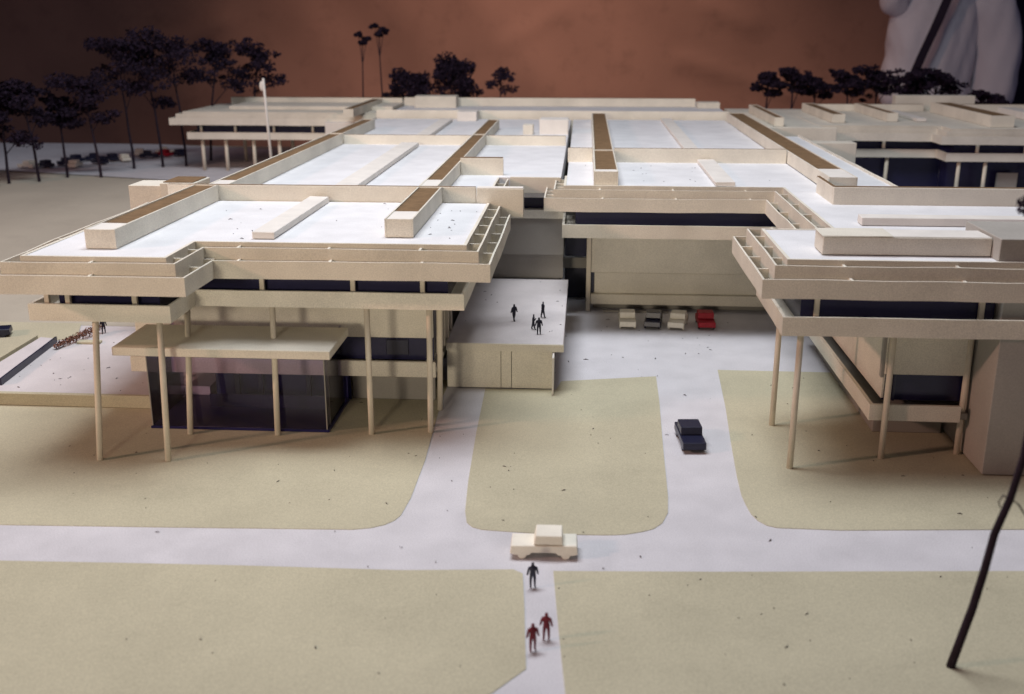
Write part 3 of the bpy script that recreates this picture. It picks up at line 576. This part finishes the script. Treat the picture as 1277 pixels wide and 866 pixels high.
def sliver(x, y, z, s):
    a = random.uniform(0, 6.28); d = Vector((math.cos(a), math.sin(a), 0)); n = Vector((-d.y, d.x, 0)); b = d*s+n*random.uniform(-.4, .4)*s; w_ = random.uniform(.025, .05)+s*0.06; p = Vector((x, y, z))
    r = [(-d*s, .4), (Vector((0, 0, .03))+n*s*random.uniform(-.3, .3), 1), (b, .4)]; V = []
    for q, k in r: V.append([bm.verts.new(p+q+n*w_*k), bm.verts.new(p+q+Vector((0, 0, w_*1.2*k))), bm.verts.new(p+q-n*w_*k)])
    for u, v in zip(V[:-1], V[1:]):
        for k in range(2): bm.faces.new((u[k], u[k+1], v[k+1], v[k]))
for _ in range(140): sliver(random.uniform(-48, 36), random.uniform(52, 118)**1.0, 0.055, random.choice((.04, .05, .06, .08, .12, .2)))
for _ in range(22): sliver(random.uniform(-3, 20), random.uniform(116, 140), 0.01, random.choice((.06, .1, .2, .3)))
for _ in range(22): sliver(random.uniform(-40, -11), random.uniform(96, 117), 18.905, random.choice((.05, .08, .15, .22)))
for _ in range(9): sliver(random.uniform(-15.4, -12.5), random.uniform(101, 113), 18.905, random.choice((.08, .15, .25)))
for _ in range(20): sliver(random.uniform(0, 24), random.uniform(133, 155), 18.905, random.choice((.08, .12)))
for _ in range(14): sliver(random.uniform(-13.5, -2.2), random.uniform(111, 138), 5.255, random.choice((.08, .12, .2)))
for _ in range(30): sliver(random.uniform(-62, -45), random.uniform(102, 122), 1.21, random.choice((.06, .1, .2)))
tag(finish(bm, 'dust_debris', 'dust', None), 'dark specks and shavings scattered over the model', 'debris', kind='stuff')

# ------------------------------------------------------------------ the person behind the model
def skinned(name, J, E_, m, parent, sub=2, folds=0.0, fscale=6.0):
    me = bpy.data.meshes.new('tmp'); me.from_pydata([j[:3] for j in J], E_, []); o = bpy.data.objects.new('tmp', me); COL.objects.link(o)
    o.modifiers.new('Skin', 'SKIN'); s = o.modifiers.new('Sub', 'SUBSURF'); s.levels = sub; s.render_levels = sub
    for i, v in enumerate(me.skin_vertices[0].data): v.radius = (J[i][3], J[i][4] if len(J[i]) > 4 else J[i][3]); v.use_root = i == 0
    dg = bpy.context.evaluated_depsgraph_get(); dg.update(); out = bpy.data.meshes.new_from_object(o.evaluated_get(dg)); out.name = name; bpy.data.objects.remove(o)
    if folds:
        for v in out.vertices:
            x, y, z = v.co; n = v.normal; q = fscale
            d = 0.5*math.sin(0.5*x+0.14*z+1.5*math.sin(0.12*z+q))+0.35*math.sin(1.05*x-0.22*z+q+0.3*y)+0.3*math.sin(0.4*z+0.35*x+q)+0.2*math.sin(1.9*x+0.6*z)
            v.co = v.co+n*(d*folds*0.14)
    for f in out.polygons: f.use_smooth = True
    out.materials.clear(); return link(name, out, m, parent)
PX, PY = 122.0, 400.0
T = thing('person', (PX, PY, -82), 'standing person in a white shirt with a dark diagonal strap, head out of frame', 'person')
# body: pelvis, spine, neck, head, arms, legs
J = [(PX, PY, 6, 12, 7), (PX-1, PY, 22, 10, 6), (PX-2, PY-2, 42, 10, 6), (PX-2, PY-3, 56, 7, 6), (PX-2, PY-5, 66, 8, 9), (PX-2, PY-5, 77, 8.5, 9.5), (PX-2, PY-5, 84, 5, 6),
     (PX+17, PY-1, 45, 5, 5), (PX+22, PY-1, 22, 4.5, 4.5), (PX+18, PY-8, 2, 4, 4), (PX+17, PY-10, -6, 3.5, 2.5),
     (PX-16, PY-2, 47, 4.5, 4.5), (PX-16.5, PY-5, 44.5, 3.5, 3.5), (PX-15, PY-14, 60, 3.2, 3.2), (PX-10, PY-17, 66, 3.5, 2.5),
     (PX+9, PY, -2, 9, 9), (PX+10, PY, -38, 6.5, 6.5), (PX+10, PY+1, -74, 4.5, 4.5), (PX+11, PY-8, -79, 4, 3), (PX-9, PY, -2, 9, 9), (PX-10, PY, -38, 6.5, 6.5), (PX-10, PY+1, -74, 4.5, 4.5), (PX-11, PY-8, -79, 4, 3)]
E_ = [(0, 1), (1, 2), (2, 3), (3, 4), (4, 5), (5, 6), (2, 7), (7, 8), (8, 9), (9, 10), (2, 11), (11, 12), (12, 13), (13, 14), (0, 15), (15, 16), (16, 17), (17, 18), (0, 19), (19, 20), (20, 21), (21, 22)]
skinned('body', J, E_, 'skin', T)
J = [(PX-2, PY-1, 5, 17, 12), (PX-2, PY-1, 18, 17, 12), (PX-1, PY-1, 30, 16.5, 12), (PX-1, PY-2, 42, 17, 12), (PX-1, PY-3, 52, 11, 9)]
skinned('shirt', J, [(0, 1), (1, 2), (2, 3), (3, 4)], 'shirt', T, 4, 5.0, 7.0)
J = [(PX+12, PY-2, 50, 9, 9), (PX+19, PY-2, 42, 10, 9.5), (PX+22, PY-2, 28, 9.5, 9), (PX+21.5, PY-3, 16, 9, 8), (PX+20, PY-5, 8, 6.5, 6.5)]
skinned('sleeve', J, [(0, 1), (1, 2), (2, 3), (3, 4)], 'shirt', T, 3, 4.5, 6.0)
J = [(PX-13, PY-3, 52, 8, 8), (PX-14.5, PY-4, 47, 7, 7), (PX-16.5, PY-5, 43.5, 5, 5.5), (PX-16.5, PY-9, 50, 5.5, 5), (PX-15, PY-13, 57, 5, 5)]
skinned('sleeve', J, [(0, 1), (1, 2), (2, 3), (3, 4)], 'shirt', T, 3, 4.0, 5.0)
J = [(PX-1, PY, 4, 17.5, 12.5), (PX+9, PY, -6, 10.5, 10.5), (PX+10, PY, -40, 8.5, 8.5), (PX+10, PY+1, -76, 7, 8), (PX-9, PY, -6, 10.5, 10.5), (PX-10, PY, -40, 8.5, 8.5), (PX-10, PY+1, -76, 7, 8)]
skinned('trousers', J, [(0, 1), (1, 2), (2, 3), (0, 4), (4, 5), (5, 6)], 'trouser', T, 2, 2.0, 8.0)
J = [(PX-2, PY-4, 76, 9.6, 11), (PX-2, PY-3, 82, 9, 10.5), (PX-2, PY-2, 87, 6, 7)]
skinned('hair', J, [(0, 1), (1, 2)], 'hair', T, 2, 1.0, 3.0)
bm = bmesh.new(); V = []
for x, y, z in ((PX+3, PY-16, 56), (PX-2, PY-19.5, 48), (PX-5.5, PY-20, 38), (PX-9, PY-19.5, 28), (PX-11.5, PY-19, 20), (PX-12.5, PY-18.5, 14)):
    V.append([bm.verts.new((x-1.7, y, z-0.6)), bm.verts.new((x+1.7, y, z+0.6)), bm.verts.new((x+1.7, y+0.5, z+0.6)), bm.verts.new((x-1.7, y+0.5, z-0.6))])
for a, b in zip(V[:-1], V[1:]):
    for k in range(4): bm.faces.new((a[k], a[(k+1) % 4], b[(k+1) % 4], b[k]))
bm.faces.new(V[0]); bm.faces.new(V[-1]); finish(bm, 'strap', 'strap', T)
